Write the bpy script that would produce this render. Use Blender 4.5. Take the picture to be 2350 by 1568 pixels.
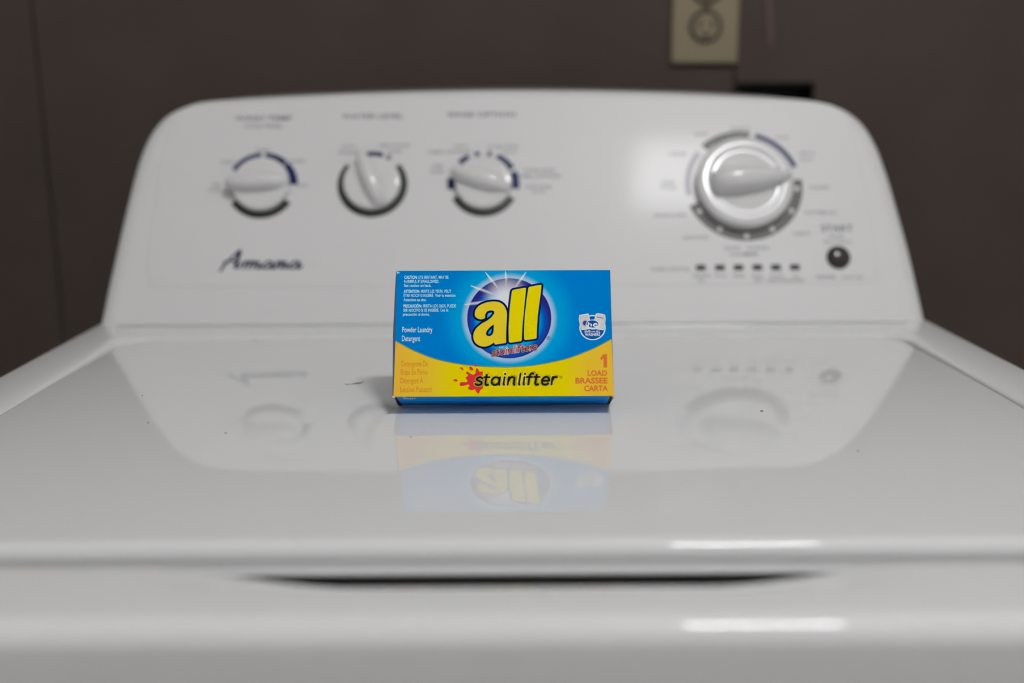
import bpy, bmesh, math, random
from mathutils import Vector, Matrix
from mathutils.geometry import tessellate_polygon
random.seed(4)
sc = bpy.context.scene
for o in list(bpy.data.objects):
    bpy.data.objects.remove(o)
COL = sc.collection

# ------------------------------------------------------------------ camera, world, exposure
LID_TOP = 0.0                      # z = 0 is the top of the washer's side rails
FLOOR, CEIL = -0.93, 1.56
cam_d = bpy.data.cameras.new('camera')
cam = bpy.data.objects.new('camera', cam_d)
COL.objects.link(cam)
cam_d.sensor_width = 36.0
cam_d.lens = 2400.0 * 36.0 / 2350.0
cam_d.clip_start = 0.02
PITCH, YAW, ROLL = math.atan(536 / 2400.0), 10 / 2400.0, math.radians(0.22)
cam.matrix_world = (Matrix.Translation((-0.0050, 0.0, 0.173)) @ Matrix.Rotation(-YAW, 4, 'Z')
                    @ Matrix.Rotation(math.pi / 2 - PITCH, 4, 'X') @ Matrix.Rotation(-ROLL, 4, 'Z'))
cam_d.dof.use_dof = True
cam_d.dof.focus_distance = 0.618
cam_d.dof.aperture_fstop = 2.8
sc.camera = cam
w = bpy.data.worlds.new('world')
sc.world = w
w.use_nodes = True
w.node_tree.nodes['Background'].inputs[0].default_value = (0.5, 0.5, 0.52, 1)
w.node_tree.nodes['Background'].inputs[1].default_value = 0.05
LAMP = 74.0                        # radiance of the ceiling fixture's diffuser
sc.view_settings.view_transform = 'Standard'
sc.view_settings.look = 'None'
sc.view_settings.gamma = 1.0
sc.view_settings.use_curve_mapping = False
sc.view_settings.exposure = 0.0


# ------------------------------------------------------------------ helpers
def lin(c):
    return tuple((x / 255 / 12.92 if x / 255 <= .04045 else ((x / 255 + .055) / 1.055) ** 2.4) for x in c)


KP = 0.66                          # how bright a perfectly white card reads in this room
def ink(r, g, b):
    """Albedo of a printed colour that reads r,g,b under the room's lamp."""
    return tuple(min(.9, x / KP) for x in lin((r, g, b)))


def mat(name, col, rough=.5, spec=.5, coat=0., bump=None, metal=0., noise=None):
    m = bpy.data.materials.new(name)
    m.use_nodes = True
    nt = m.node_tree
    b = nt.nodes['Principled BSDF']
    b.inputs['Base Color'].default_value = (*col, 1)
    b.inputs['Roughness'].default_value = rough
    b.inputs['Specular IOR Level'].default_value = spec
    b.inputs['Coat Weight'].default_value = coat
    b.inputs['Metallic'].default_value = metal
    tc = nt.nodes.new('ShaderNodeTexCoord')
    if bump:
        n = nt.nodes.new('ShaderNodeTexNoise')
        n.inputs['Scale'].default_value = bump[0]
        n.inputs['Detail'].default_value = 2
        nt.links.new(tc.outputs['Object'], n.inputs['Vector'])
        bm_ = nt.nodes.new('ShaderNodeBump')
        bm_.inputs['Strength'].default_value = 1.0
        bm_.inputs['Distance'].default_value = bump[1]
        nt.links.new(n.outputs['Fac'], bm_.inputs['Height'])
        nt.links.new(bm_.outputs['Normal'], b.inputs['Normal'])
    if noise:
        n = nt.nodes.new('ShaderNodeTexNoise')
        n.inputs['Scale'].default_value = noise[0]
        n.inputs['Detail'].default_value = 4
        nt.links.new(tc.outputs['Object'], n.inputs['Vector'])
        r = nt.nodes.new('ShaderNodeValToRGB')
        r.color_ramp.elements[0].position, r.color_ramp.elements[1].position = .35, .65
        r.color_ramp.elements[0].color = (*col, 1)
        r.color_ramp.elements[1].color = (*noise[1], 1)
        nt.links.new(n.outputs['Fac'], r.inputs['Fac'])
        nt.links.new(r.outputs['Color'], b.inputs['Base Color'])
    return m


def mat_print():
    """Coated card whose ink comes from the mesh's colour attribute 'print'."""
    m = mat('printed_card', (1, 1, 1), .5, .0)
    nt = m.node_tree
    a = nt.nodes.new('ShaderNodeVertexColor')
    a.layer_name = 'print'
    nt.links.new(a.outputs['Color'], nt.nodes['Principled BSDF'].inputs['Base Color'])
    return m


def mesh_obj(name, verts, faces, m, parent=None, smooth=False, colors=None):
    me = bpy.data.meshes.new(name)
    me.from_pydata([tuple(v) for v in verts], [], faces)
    if colors is not None:
        at = me.color_attributes.new('print', 'FLOAT_COLOR', 'POINT')
        flat = []
        for c in colors:
            flat += [c[0], c[1], c[2], 1.0]
        at.data.foreach_set('color', flat)
    me.update()
    if smooth:
        me.shade_smooth()
    o = bpy.data.objects.new(name, me)
    COL.objects.link(o)
    me.materials.append(m)
    if parent:
        o.parent = parent
        if parent.get('world_built'):
            r = parent
            while r.parent:
                r = r.parent
            o.location = -Vector(r['base']) if parent is r else (0, 0, 0)
            o['world_built'] = 1
    return o


def thing(name, label, cat, loc=(0, 0, 0), group=None, world=False):
    o = bpy.data.objects.new(name, None)
    COL.objects.link(o)
    o.location = loc
    o.empty_display_size = .02
    o['label'], o['category'] = label, cat
    if group:
        o['group'] = group
    if world:                       # its meshes are written in room coordinates
        o['world_built'] = 1
        o['base'] = list(loc)
    return o


def tag(o, label, cat, group=None):
    o['label'], o['category'] = label, cat
    if group:
        o['group'] = group
    return o


def struct(o):
    o['kind'] = 'structure'
    return o


def box_vf(x0, x1, y0, y1, z0, z1):
    v = [(x0, y0, z0), (x1, y0, z0), (x1, y1, z0), (x0, y1, z0), (x0, y0, z1), (x1, y0, z1), (x1, y1, z1), (x0, y1, z1)]
    f = [(0, 3, 2, 1), (4, 5, 6, 7), (0, 1, 5, 4), (1, 2, 6, 5), (2, 3, 7, 6), (3, 0, 4, 7)]
    return v, f


def bevel_box(name, b, m, parent=None, r=.002, seg=2):
    v, f = box_vf(*b)
    bm = bmesh.new()
    vs = [bm.verts.new(q) for q in v]
    for q in f:
        bm.faces.new([vs[i] for i in q])
    bmesh.ops.bevel(bm, geom=bm.edges[:], offset=r, segments=seg, profile=.5, affect='EDGES')
    vs2 = [x.co.copy() for x in bm.verts]
    bm.verts.index_update()
    fs = [[x.index for x in q.verts] for q in bm.faces]
    bm.free()
    return mesh_obj(name, vs2, fs, m, parent, smooth=False)


def smoothstep(a, b, x):
    t = max(0., min(1., (x - a) / (b - a)))
    return t * t * (3 - 2 * t)


def catmull(pts, n=8, closed=False):
    out = []
    N = len(pts)
    rng = range(N if closed else N - 1)
    for i in rng:
        if closed:
            p0, p1, p2, p3 = pts[(i - 1) % N], pts[i], pts[(i + 1) % N], pts[(i + 2) % N]
        else:
            p0, p1, p2, p3 = pts[max(i - 1, 0)], pts[i], pts[i + 1], pts[min(i + 2, N - 1)]
        for k in range(n):
            t = k / n
            out.append(tuple(.5 * ((2 * b) + (c - a) * t + (2 * a - 5 * b + 4 * c - d) * t * t + (3 * b - a - 3 * c + d) * t ** 3)
                             for a, b, c, d in zip(p0, p1, p2, p3)))
    if not closed:
        out.append(tuple(pts[-1]))
    return out


class Flat:
    """A flat print drawn in 2-D and laid on a surface through a frame function (x, y) -> point."""
    def __init__(self):
        self.v, self.f = [], []

    def poly(self, loops):
        loops3 = [[Vector((x, y, 0)) for x, y in lp] for lp in loops]
        base = len(self.v)
        for lp in loops:
            self.v += list(lp)
        for t in tessellate_polygon(loops3):
            self.f.append(tuple(base + i for i in t))
        return self

    def disc(self, x, y, rx, ry=None, rot=0, n=24, r_in=0):
        ry = rx if ry is None else ry
        c, s = math.cos(rot), math.sin(rot)
        ring = lambda k: [(x + (rx * k * math.cos(a) * c - ry * k * math.sin(a) * s), y + (rx * k * math.cos(a) * s + ry * k * math.sin(a) * c))
                          for a in [2 * math.pi * i / n for i in range(n)]]
        b = len(self.v)
        self.v += ring(1)
        if r_in:
            self.v += ring(r_in)
            self.f += [(b + i, b + (i + 1) % n, b + n + (i + 1) % n, b + n + i) for i in range(n)]
        else:
            self.f.append(tuple(range(b, b + n)))
        return self

    def stroke(self, pts, wd, closed=False, caps=True):
        n = len(pts)
        segs = [(pts[i], pts[(i + 1) % n]) for i in range(n if closed else n - 1)]
        h = wd / 2
        for (x0, y0), (x1, y1) in segs:
            L = math.hypot(x1 - x0, y1 - y0)
            if L < 1e-9:
                continue
            nx, ny = -(y1 - y0) / L * h, (x1 - x0) / L * h
            b = len(self.v)
            self.v += [(x0 + nx, y0 + ny), (x0 - nx, y0 - ny), (x1 - nx, y1 - ny), (x1 + nx, y1 + ny)]
            self.f.append((b, b + 1, b + 2, b + 3))
        if caps:
            for p in pts:
                self.disc(p[0], p[1], h, n=10)
        return self

    def arc(self, cx, cy, r0, r1, a0, a1, n=40):
        b = len(self.v)
        for i in range(n + 1):
            a = math.radians(a0 + (a1 - a0) * i / n)
            self.v += [(cx + r0 * math.cos(a), cy + r0 * math.sin(a)), (cx + r1 * math.cos(a), cy + r1 * math.sin(a))]
        self.f += [(b + 2 * i, b + 2 * i + 1, b + 2 * i + 3, b + 2 * i + 2) for i in range(n)]
        return self

    def merge(self, vf, fn):
        b = len(self.v)
        self.v += [fn(p) for p in vf[0]]
        self.f += [tuple(b + i for i in q) for q in vf[1]]
        return self

    def build(self, name, frame, m, parent, colors=None):
        vs = [frame(x, y) for x, y in self.v]
        # wind every facet towards the frame's outward side
        n = (frame(1, 0) - frame(0, 0)).cross(frame(0, 1) - frame(0, 0))
        fs = []
        for q in self.f:
            a, b, c = vs[q[0]], vs[q[1]], vs[q[2]]
            fs.append(q if (b - a).cross(c - a).dot(n) * frame.side >= 0 else tuple(reversed(q)))
        return mesh_obj(name, vs, fs, m, parent, colors=colors)


_glyphs = {}
def text_vf(body, bold=0.):
    key = (body, bold)
    if key not in _glyphs:
        c = bpy.data.curves.new('lettering', 'FONT')
        c.body = body
        c.size = 1.0
        c.offset = bold
        c.resolution_u = 3
        o = bpy.data.objects.new('lettering', c)
        COL.objects.link(o)
        bpy.context.view_layer.update()
        me = bpy.data.meshes.new_from_object(o.evaluated_get(bpy.context.evaluated_depsgraph_get()))
        vf = ([(v.co.x, v.co.y) for v in me.vertices], [tuple(p.vertices) for p in me.polygons])
        bpy.data.objects.remove(o)
        bpy.data.curves.remove(c)
        bpy.data.meshes.remove(me)
        _glyphs[key] = vf
    return _glyphs[key]


CAPH = max(y for x, y in text_vf('H')[0])
def put_text(fl, body, x0, x1, base, cap, bold=0., up=1, slant=0.):
    """Set a line so that it runs from x0 to x1 with its baseline at base and capitals cap high (up=-1 where y grows downwards)."""
    vf = text_vf(body, bold)
    a, b = min(v[0] for v in vf[0]), max(v[0] for v in vf[0])
    sx, sy = (x1 - x0) / (b - a), cap / CAPH
    fl.merge(vf, lambda p: (x0 + (p[0] - a) * sx + slant * p[1] * sy, base + up * p[1] * sy))


def put_centred(fl, body, x, base, cap, bold=0., wide=1.0):
    vf = text_vf(body, bold)
    a, b = min(v[0] for v in vf[0]), max(v[0] for v in vf[0])
    h = (b - a) * cap / CAPH * wide / 2
    put_text(fl, body, x - h, x + h, base, cap, bold)


def lathe(profile, c, n_ax, e_x, e_y, seg=64):
    """Turned shape: profile [(radius, height)] about the axis n_ax through c."""
    v, f = [], []
    for r, h in profile:
        for i in range(seg):
            a = 2 * math.pi * i / seg
            v.append(c + n_ax * h + e_x * (r * math.cos(a)) + e_y * (r * math.sin(a)))
    for k in range(len(profile) - 1):
        for i in range(seg):
            j = (i + 1) % seg
            f.append((k * seg + i, k * seg + j, (k + 1) * seg + j, (k + 1) * seg + i))
    f.append(tuple((len(profile) - 1) * seg + i for i in range(seg)))
    return v, f


# ------------------------------------------------------------------ materials
enamel = mat('white_enamel', (.74, .745, .75), .008, .5, bump=(420, .0000005))
enamel.node_tree.nodes['Principled BSDF'].inputs['IOR'].default_value = 1.38
shell = mat('white_plastic_shell', (.70, .70, .705), .45, .30, coat=.075)
shell.node_tree.nodes['Principled BSDF'].inputs['Coat Roughness'].default_value = .09
knob_white = mat('white_knob_plastic', (.70, .70, .705), .11, .45)
dark_gap = mat('dark_recess', (.02, .018, .017), .8, .2)
navy_print = mat('navy_print', (.008, .017, .105), .45, .25)
black_print = mat('black_green_print', (.022, .028, .022), .4)
grey_print = mat('grey_print', (.115, .108, .104), .5)
glare_print = mat('glare_lilac_print', (.42, .40, .46), .4)  # lilac arc print, paled to paint in the highlight washing over it
letter_grey = mat('grey_lettering_print', (.16, .16, .17), .5)
letter_dark = mat('dark_lettering_print', (.10, .10, .12), .5)
led_mat = mat('unlit_lens_plastic', (.085, .085, .09), .5, .15)
button_dark = mat('dark_button_plastic', (.035, .031, .029), .16, .5)
wall_brown = mat('brown_wall_paint', (.064, .048, .039), .62, .25, bump=(160, .0006), noise=(7, (.075, .056, .046)))
wall_pale = mat('taupe_wall_paint', (.66, .65, .645), .8, .2, bump=(120, .0005))
wall_light = mat('white_wall_paint', (.82, .81, .80), .85, .2, bump=(120, .0005))  # unseen left wall, made paler so its bounce fills the washer's left
ceil_mat = mat('white_ceiling_paint', (.80, .80, .78), .9, .2, bump=(90, .0005))
floor_mat = mat('grey_vinyl_floor', (.42, .41, .40), .45, .4, noise=(5, (.37, .36, .35)))
ivory = mat('ivory_plate_plastic', (.27, .225, .148), .35, .4)
slot_dark = mat('socket_slot_dark', (.025, .018, .012), .7)
screw_mat = mat('brass_screw', (.16, .11, .06), .35, .5, metal=.6)
black_plastic = mat('black_box_plastic', (.006, .006, .006), .6, .3)
card = mat_print()
blue_card = mat('blue_card', ink(0, 122, 205), .42, .25)
navy_card = mat('navy_card_edge', ink(52, 78, 100), .5, .3)
raw_card = mat('raw_paper_edge', (.62, .60, .57), .9, .2)
card_dark = mat('dark_card_fold', (.03, .03, .035), .8, .2)
kraft = mat('grey_card_back', (.40, .38, .35), .9, .2)


def ink_mat(name, c):
    return mat(name, ink(*c), .5, .0)


# ------------------------------------------------------------------ room
BACK = 1.145
X0, X1, YF = -0.82, 1.35, -1.15
v, f = box_vf(X0 - .1, X1 + .1, YF - .1, BACK + .2, FLOOR - .1, FLOOR)
struct(mesh_obj('floor', v, f, floor_mat))
v, f = box_vf(X0 - .1, X1 + .1, YF - .1, BACK + .2, CEIL, CEIL + .1)
struct(mesh_obj('ceiling', v, f, ceil_mat))
for nm, b in (('wall_left', (X0 - .1, X0, YF, BACK + .03, FLOOR, CEIL)), ('wall_right', (X1, X1 + .1, YF, BACK + .03, FLOOR, CEIL)),
              ('wall_front', (X0 - .1, X1 + .1, YF - .1, YF, FLOOR, CEIL))):
    v, f = box_vf(*b)
    struct(mesh_obj(nm, v, f, wall_light if nm == 'wall_left' else wall_pale))
# back wall: a dark backing and three painted boards with open joints; the third board is cut away for the wall box
v, f = box_vf(X0 - .1, X1 + .1, BACK + .03, BACK + .2, FLOOR, CEIL)
wb = struct(mesh_obj('wall_back', v, f, dark_gap))
JL, JR = -0.501, 0.2375


def board(x0, x1, z0, z1, y=BACK, lean=0.):
    bevel_box('wall_panel', (x0 + .0008, x1 - .0008, y, BACK + .03, z0, z1), wall_brown, wb, .0012, 1)


board(X0, JL, FLOOR, CEIL)
board(JL, JR, FLOOR, CEIL)
HX0, HX1, HZ0, HZ1 = 0.2400, 0.3225, 0.085, 0.199        # opening of the wall box
# the third board, one sheet with the opening cut out of it
ox = (JR + .0008, HX0 - .001, HX1 + .001, X1)
oz = (FLOOR, HZ0, HZ1, CEIL)
vs, fs = [], []
for yy in (BACK, BACK + .03):
    vs += [(x, yy, z) for z in oz for x in ox]
for j in range(3):
    for i in range(3):
        if (i, j) != (1, 1):
            q = (j * 4 + i, j * 4 + i + 1, j * 4 + i + 5, j * 4 + i + 4)
            fs += [q, tuple(k + 16 for k in reversed(q))]
for a_, b_ in ((5, 6), (6, 10), (10, 9), (9, 5)):
    fs.append((b_, a_, a_ + 16, b_ + 16))
for a_, b_ in ((12, 8), (8, 4), (4, 0)):
    fs.append((a_, b_, b_ + 16, a_ + 16))
mesh_obj('wall_panel', vs, fs, wall_brown, wb)

# ------------------------------------------------------------------ washing machine
TH = math.radians(28)
CY0 = 0.843                                             # where the console face meets the top deck
E_S = Vector((0, math.sin(TH), math.cos(TH)))           # up the console face
E_N = Vector((0, -math.cos(TH), math.sin(TH)))          # out of it
E_X = Vector((1, 0, 0))


def face_pt(x, s, n=0.):
    """A point of the console face from millimetres across and up it."""
    return Vector((x / 1000 + .0015, CY0, 0)) + E_S * (s / 1000) + E_N * (n / 1000)


def con(n=.25):
    fr = lambda x, y: face_pt(x, y, n)
    g = lambda x, y: fr(x, y)
    class Fr:
        side = 1
        def __call__(self, x, y):
            return fr(x, y)
    return Fr()


washer = thing('washing_machine', 'white top-loading washing machine with knobs and a sloped rear console', 'washing machine', (0, .60, FLOOR), world=True)
HW = .3445
# cabinet and feet
bevel_box('cabinet', (-HW + .001, HW - .001, .331, 1.06, FLOOR + .03, -.03), enamel, washer, .008, 3)
for sx in (-1, 1):
    for yy in (.37, 1.0):
        pv, pf = lathe([(.018, 0), (.022, .004), (.022, .012), (.012, .016), (.012, .03)], Vector((sx * .29, yy, FLOOR)), Vector((0, 0, 1)), Vector((1, 0, 0)), Vector((0, 1, 0)), 16)
        mesh_obj('foot', pv, pf, dark_gap, washer)

LHW, LY0, LY1, RC = .305, .400, .800, .022              # opening that the lid sits in
# top frame: side rails and rear deck around the lid opening
inner = [(-LHW, LY0 - .030)]
inner += [(-LHW, LY0 + (LY1 - RC - LY0) * i / 12) for i in range(13)]
inner += [(-LHW + RC - RC * math.cos(a), LY1 - RC + RC * math.sin(a)) for a in [math.pi / 2 * i / 12 for i in range(1, 13)]]
half = inner[:]
inner += [(-LHW + RC + 2 * (LHW - RC) * i / 20, LY1) for i in range(1, 20)]
inner += [(-x, y) for x, y in reversed(half)]
N = len(inner)
nrm = []
for i in range(N):
    x, y = inner[i]
    if y <= LY1 - RC:
        nrm.append((-1 if x < 0 else 1, 0))
    elif abs(x) < LHW - RC:
        nrm.append((0, 1))
    else:
        cx = (-LHW + RC) if x < 0 else (LHW - RC)
        d = math.hypot(x - cx, y - LY1 + RC)
        nrm.append(((x - cx) / d, (y - LY1 + RC) / d))
DECK1 = .90
outer = []
for (x, y), (nx, ny) in zip(inner, nrm):
    if nx < -.999 or nx > .999:
        outer.append((math.copysign(HW, nx), y))
    elif ny > .999:
        outer.append((x / (LHW - RC) * HW * .93, DECK1))
    else:
        t = math.atan2(ny, abs(nx)) / (math.pi / 2)
        px, py = (HW, LY1 - RC + (DECK1 - LY1 + RC) * (t / .5)) if t < .5 else (HW - (HW * .07) * ((t - .5) / .5), DECK1)
        outer.append((math.copysign(px, nx), py))
rings = []
for off, z in ((0, -.030), (0, -.0070), (.0001, -.0046), (.0006, -.0031), (.0018, -.0020), (.0042, -.0011), (.0078, -.0004), (.0125, 0)):
    rings.append([(x + nx * off, y + ny * off, z) for (x, y), (nx, ny) in zip(inner, nrm)])
RO = .004
def edge_in(p, k):
    x, y = p
    return (math.copysign(min(abs(x), HW - k), x), y)
rings.append([(*edge_in(p, RO), 0) for p in outer])
for a in (30, 60, 90):
    k = RO * (1 - math.sin(math.radians(a)))
    rings.append([(*edge_in(p, k), -RO * (1 - math.cos(math.radians(a)))) for p in outer])
rings.append([(*p, -.05) for p in outer])
vs = [q for r in rings for q in r]
fs = [(k * N + i, (k + 1) * N + i, (k + 1) * N + i + 1, k * N + i + 1) for k in range(len(rings) - 1) for i in range(N - 1)]
mesh_obj('top_frame', vs, fs, enamel, washer, smooth=True)

# front rail with the scooped finger hold
def scoop(x):
    return 1 - smoothstep(.066, .158, abs(x - .004))


FX = [-HW + 2 * HW * i / 220 for i in range(221)]
prof_n = 0
vs = []
for x in FX:
    m_ = scoop(x)
    yb = .3847 - .0130 * m_
    zb = -.0030 * m_
    pl = .352
    R = .010
    pr = [(yb, -.030), (yb, zb - R)]
    pr += [(yb - R + R * math.cos(math.radians(a)), zb - R + R * math.sin(math.radians(a))) for a in (12, 24, 36, 48, 60, 70, 80, 90)]
    y0 = yb - R
    for k in range(1, 9):
        t = k / 9
        pr.append((y0 + (pl - y0) * t, zb + (0 - zb) * (t * t * (3 - 2 * t))))
    RF = .010
    yf = .3286
    pr += [(pl - (pl - yf - RF) * t, 0) for t in (0, .5)]
    pr += [(yf + RF - RF * math.sin(math.radians(a)), -RF + RF * math.cos(math.radians(a))) for a in range(0, 91, 6)]
    pr += [(yf, -.03), (yf, -.06)]
    prof_n = len(pr)
    vs += [(x, y, z) for y, z in pr]
fs = [(i * prof_n + k, i * prof_n + k + 1, (i + 1) * prof_n + k + 1, (i + 1) * prof_n + k) for i in range(len(FX) - 1) for k in range(prof_n - 1)]
mesh_obj('front_rail', vs, fs, enamel, washer, smooth=True)

# lid: a crowned pressing with rolled edges
GX = .0022
LSH = -.0014                       # the lid hangs a little to the left in its opening
lw, ly0, ly1, lr = LHW - GX, LY0 + .0004, LY1 - GX, RC - GX
LR = .007


def lid_z(x, y):
    x = x - LSH
    u, vv = x / .303, (y - .600) / .200
    z = -.0026 + .0031 * (1 - vv * vv) + .0012 * (1 - u * u) - .0017 * min(1.0, abs(u)) ** 12
    dx, dy = lw - abs(x), min(ly1 - y, 1)
    if dx < lr and dy < lr:
        d = lr - math.hypot(lr - dx, lr - dy)
    else:
        d = min(dx, dy)
    R = .0035
    if d < R:
        z -= R - math.sqrt(max(0, R * R - (R - d) ** 2))
    df = y - ly0
    if df < LR:
        z -= LR - math.sqrt(max(0, LR * LR - (LR - df) ** 2))
    return z


def ease(n, tail, fine):
    """0..1 stations that crowd towards both ends."""
    a = [tail * (i / fine) ** 2 for i in range(fine)]
    return a + [tail + (1 - 2 * tail) * i / n for i in range(n + 1)] + [1 - q for q in reversed(a)]


ys = [ly0 + LR * (1 - math.cos(math.radians(a))) for a in range(0, 91, 6)]
ys += [ly0 + LR + (ly1 - lr - ly0 - LR) * i / 90 for i in range(1, 91)]
ys += [ly1 - lr + lr * math.sin(math.radians(a)) for a in range(4, 91, 4)]
us = ease(110, .014, 10)
vs = []
for y in ys:
    wd = lw if y < ly1 - lr else lw - lr + math.sqrt(max(0, lr * lr - (y - ly1 + lr) ** 2))
    vs += [((2 * u - 1) * wd + LSH, y, lid_z((2 * u - 1) * wd + LSH, y)) for u in us]
nu, ny_ = len(us), len(ys)
fs = [(j * nu + i, j * nu + i + 1, (j + 1) * nu + i + 1, (j + 1) * nu + i) for j in range(ny_ - 1) for i in range(nu - 1)]
# skirt all round
ringi = list(range(nu)) + [j * nu + nu - 1 for j in range(1, ny_)] + [(ny_ - 1) * nu + i for i in range(nu - 2, -1, -1)] + [j * nu for j in range(ny_ - 2, 0, -1)]
b = len(vs)
n_ = len(ringi)
# below the roll the front edge turns out into a small grip lip
for dy, zz in ((0, -.0116), (-.0005, -.0124), (-.0012, -.0134), (-.0016, -.0143), (-.0011, -.0152), (.004, -.0155)):
    vs += [(vs[i][0], vs[i][1] + (dy if vs[i][1] < ly0 + .0005 else 0), zz) for i in ringi]
prev = ringi
for k in range(6):
    cur = [b + k * n_ + i for i in range(n_)]
    fs += [(prev[i], cur[i], cur[(i + 1) % n_], prev[(i + 1) % n_]) for i in range(n_)]
    prev = cur
lid = mesh_obj('lid', vs, fs, enamel, washer, smooth=True)
# dark slab painting in the shade of the gap under the lid's front edge
v, f = box_vf(-.30, .30, .350, .415, -.034, -.028)
mesh_obj('recess_shade_floor', v, f, dark_gap, washer)

# console shell: face outline in millimetres across / up the face
OUT = [(-344, 1.6), (-340.5, 36.5), (-336.5, 71.2), (-332.6, 103), (-328.2, 134.7), (-325.2, 151), (-321, 166.5), (-314.6, 181), (-303.8, 194.5), (-286, 204.2), (-266.7, 208.6),
       (-221.1, 211.9), (-165, 214.6), (-106.8, 216.6), (-50, 217.7), (0, 218), (60, 217.3), (122.6, 215.6), (180, 213), (237.1, 209.4), (267.4, 205.6), (289.6, 197.6), (305.5, 183), (315.2, 163), (320.5, 143),
       (324.4, 123.7), (329, 95), (333.2, 68.1), (337, 36), (340.3, 1.6)]
out2 = [(-344.1, .05)] + catmull(OUT, 6) + [(340.4, .05)]
n2 = len(out2)
# outward normals of the outline
on = []
for i in range(n2):
    a, b2 = out2[max(i - 1, 0)], out2[min(i + 1, n2 - 1)]
    dx, dy = b2[0] - a[0], b2[1] - a[1]
    L = math.hypot(dx, dy)
    on.append((-dy / L, dx / L))
RE = 11.0                                               # rolled front edge
vs, fs = [], []
def push_ring(inset, n_mm, back=None):
    for (x, s), (nx, ny) in zip(out2, on):
        k = min(1, max(0, (s - 2) / 12))                # keep the base line straight
        p = face_pt(x - nx * inset, s - ny * inset * k if s > 1.7 else s, n_mm)
        if back is not None:
            p = Vector((p.x, back, p.z))
        vs.append(p)
rings_n = 0
for ins, nn in ((46, 0.), (30, 0.), (22, -.02)):
    push_ring(ins, nn); rings_n += 1
for a in range(0, 91, 9):
    push_ring(RE * 1.35 * (1 - math.sin(math.radians(a))), -RE + RE * math.cos(math.radians(a))); rings_n += 1
push_ring(0, -16); rings_n += 1
push_ring(0, 0, 1.07); rings_n += 1
fs += [(k * n2 + i, k * n2 + i + 1, (k + 1) * n2 + i + 1, (k + 1) * n2 + i) for k in range(rings_n - 1) for i in range(n2 - 1)]
# flat middle of the face
cv = [vs[i] for i in range(n2)]
tri = tessellate_polygon([[Vector((p.x, (p - face_pt(0, 0)).dot(E_S), 0)) for p in cv]])
nf = Vector((0, 0, 0))
for t in tri:
    a, b2, c = (cv[i] for i in t)
    fs.append(tuple(t) if (b2 - a).cross(c - a).dot(E_N) > 0 else tuple(reversed(t)))
# back cover
k0 = (rings_n - 1) * n2
fs.append(tuple(k0 + i for i in range(n2)))
bm = bmesh.new()
bv = [bm.verts.new(q) for q in vs]
for q in fs:
    try:
        bm.faces.new([bv[i] for i in q])
    except ValueError:
        pass
bmesh.ops.recalc_face_normals(bm, faces=bm.faces[:])
me = bpy.data.meshes.new('console')
bm.to_mesh(me)
bm.free()
me.shade_smooth()
console = bpy.data.objects.new('console', me)
COL.objects.link(console)
me.materials.append(shell)
console.parent = washer
console.location = -Vector(washer['base'])
console['world_built'] = 1

# raised control panel overlay on the console face
IN = [(-297, 186), (-303, 150), (-305.5, 114.5), (-307.6, 60), (-306.8, 46), (-302.5, 37), (-293, 33.2), (-150, 32.2), (0, 31.8), (150, 32.2), (288, 33.2), (298, 37), (302.5, 46), (302.8, 58), (299.6, 111.7), (296, 150), (289, 186),
      (281, 195), (268, 199.5), (220, 202.5), (120, 206), (0, 208), (-120, 206.2), (-220, 202.7), (-275, 199), (-290, 194.5)]
inp = catmull(IN, 5, closed=True)
nI = len(inp)
vs = [face_pt(x, s, .05) for x, s in inp] + [face_pt(x * .9965, 118 + (s - 118) * .989, .45) for x, s in inp]
fs = [(i, (i + 1) % nI, nI + (i + 1) % nI, nI + i) for i in range(nI)]
tri = tessellate_polygon([[Vector((x, s, 0)) for x, s in inp]])
for t in tri:
    a, b2, c = (vs[nI + i] for i in t)
    fs.append(tuple(nI + i for i in t) if (b2 - a).cross(c - a).dot(E_N) > 0 else tuple(nI + i for i in reversed(t)))
mesh_obj('control_panel', vs, fs, shell, washer)
PN = .6                                                  # print sits on the panel overlay

# ---- printed rings and lettering
def print_part(name, fl, m, n=PN):
    o = fl.build(name, con(n), m, washer)
    return o


K = [(-215.6, 123.2), (-121.3, 123.9), (-26.6, 123.9)]   # the three small knobs
fl = Flat().arc(*K[0], 23.8, 30.8, 94, 149).arc(*K[0], 23.8, 30.8, 48, 87).arc(*K[0], 23.8, 30.8, 2, 46)
print_part('navy_ring', fl, navy_print)
print_part('dark_ring', Flat().arc(*K[0], 23.8, 30.0, 212, 328), black_print)
fl = Flat().arc(*K[1], 23.8, 30.8, 73, 101).arc(*K[1], 23.8, 30.8, 60, 65)
print_part('navy_ring', fl, navy_print)
print_part('dark_ring', Flat().arc(*K[1], 23.8, 30.0, 140, 400), black_print)
fl = Flat().arc(*K[2], 23.8, 30.8, 97, 105).arc(*K[2], 23.8, 30.8, 116, 136).arc(*K[2], 23.8, 30.8, 170, 190)
fl.arc(*K[2], 23.8, 30.8, 76, 83).arc(*K[2], 23.8, 30.8, 30, 66).arc(*K[2], 23.8, 30.8, -9, 24)
print_part('navy_ring', fl, navy_print)
print_part('dark_ring', Flat().arc(*K[2], 23.8, 30.0, 207, 333), black_print)
D = (195.2, 122.0)                                       # the big cycle dial
print_part('grey_ring', Flat().arc(*D, 41.5, 50.6, 202, 366), grey_print)
print_part('dark_ring', Flat().arc(*D, 43.5, 50.4, 80, 132), black_print)
print_part('navy_ring', Flat().arc(*D, 46.0, 50.2, 20, 74), navy_print)
print_part('glare_ring', Flat().arc(*D, 45.0, 49.6, 140, 191), glare_print)
dots = ((157.0, 98.4), (173.0, 82.1), (195.1, 75.8), (217.2, 81.9), (234.7, 98.1), (240.8, 118.5))
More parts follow.
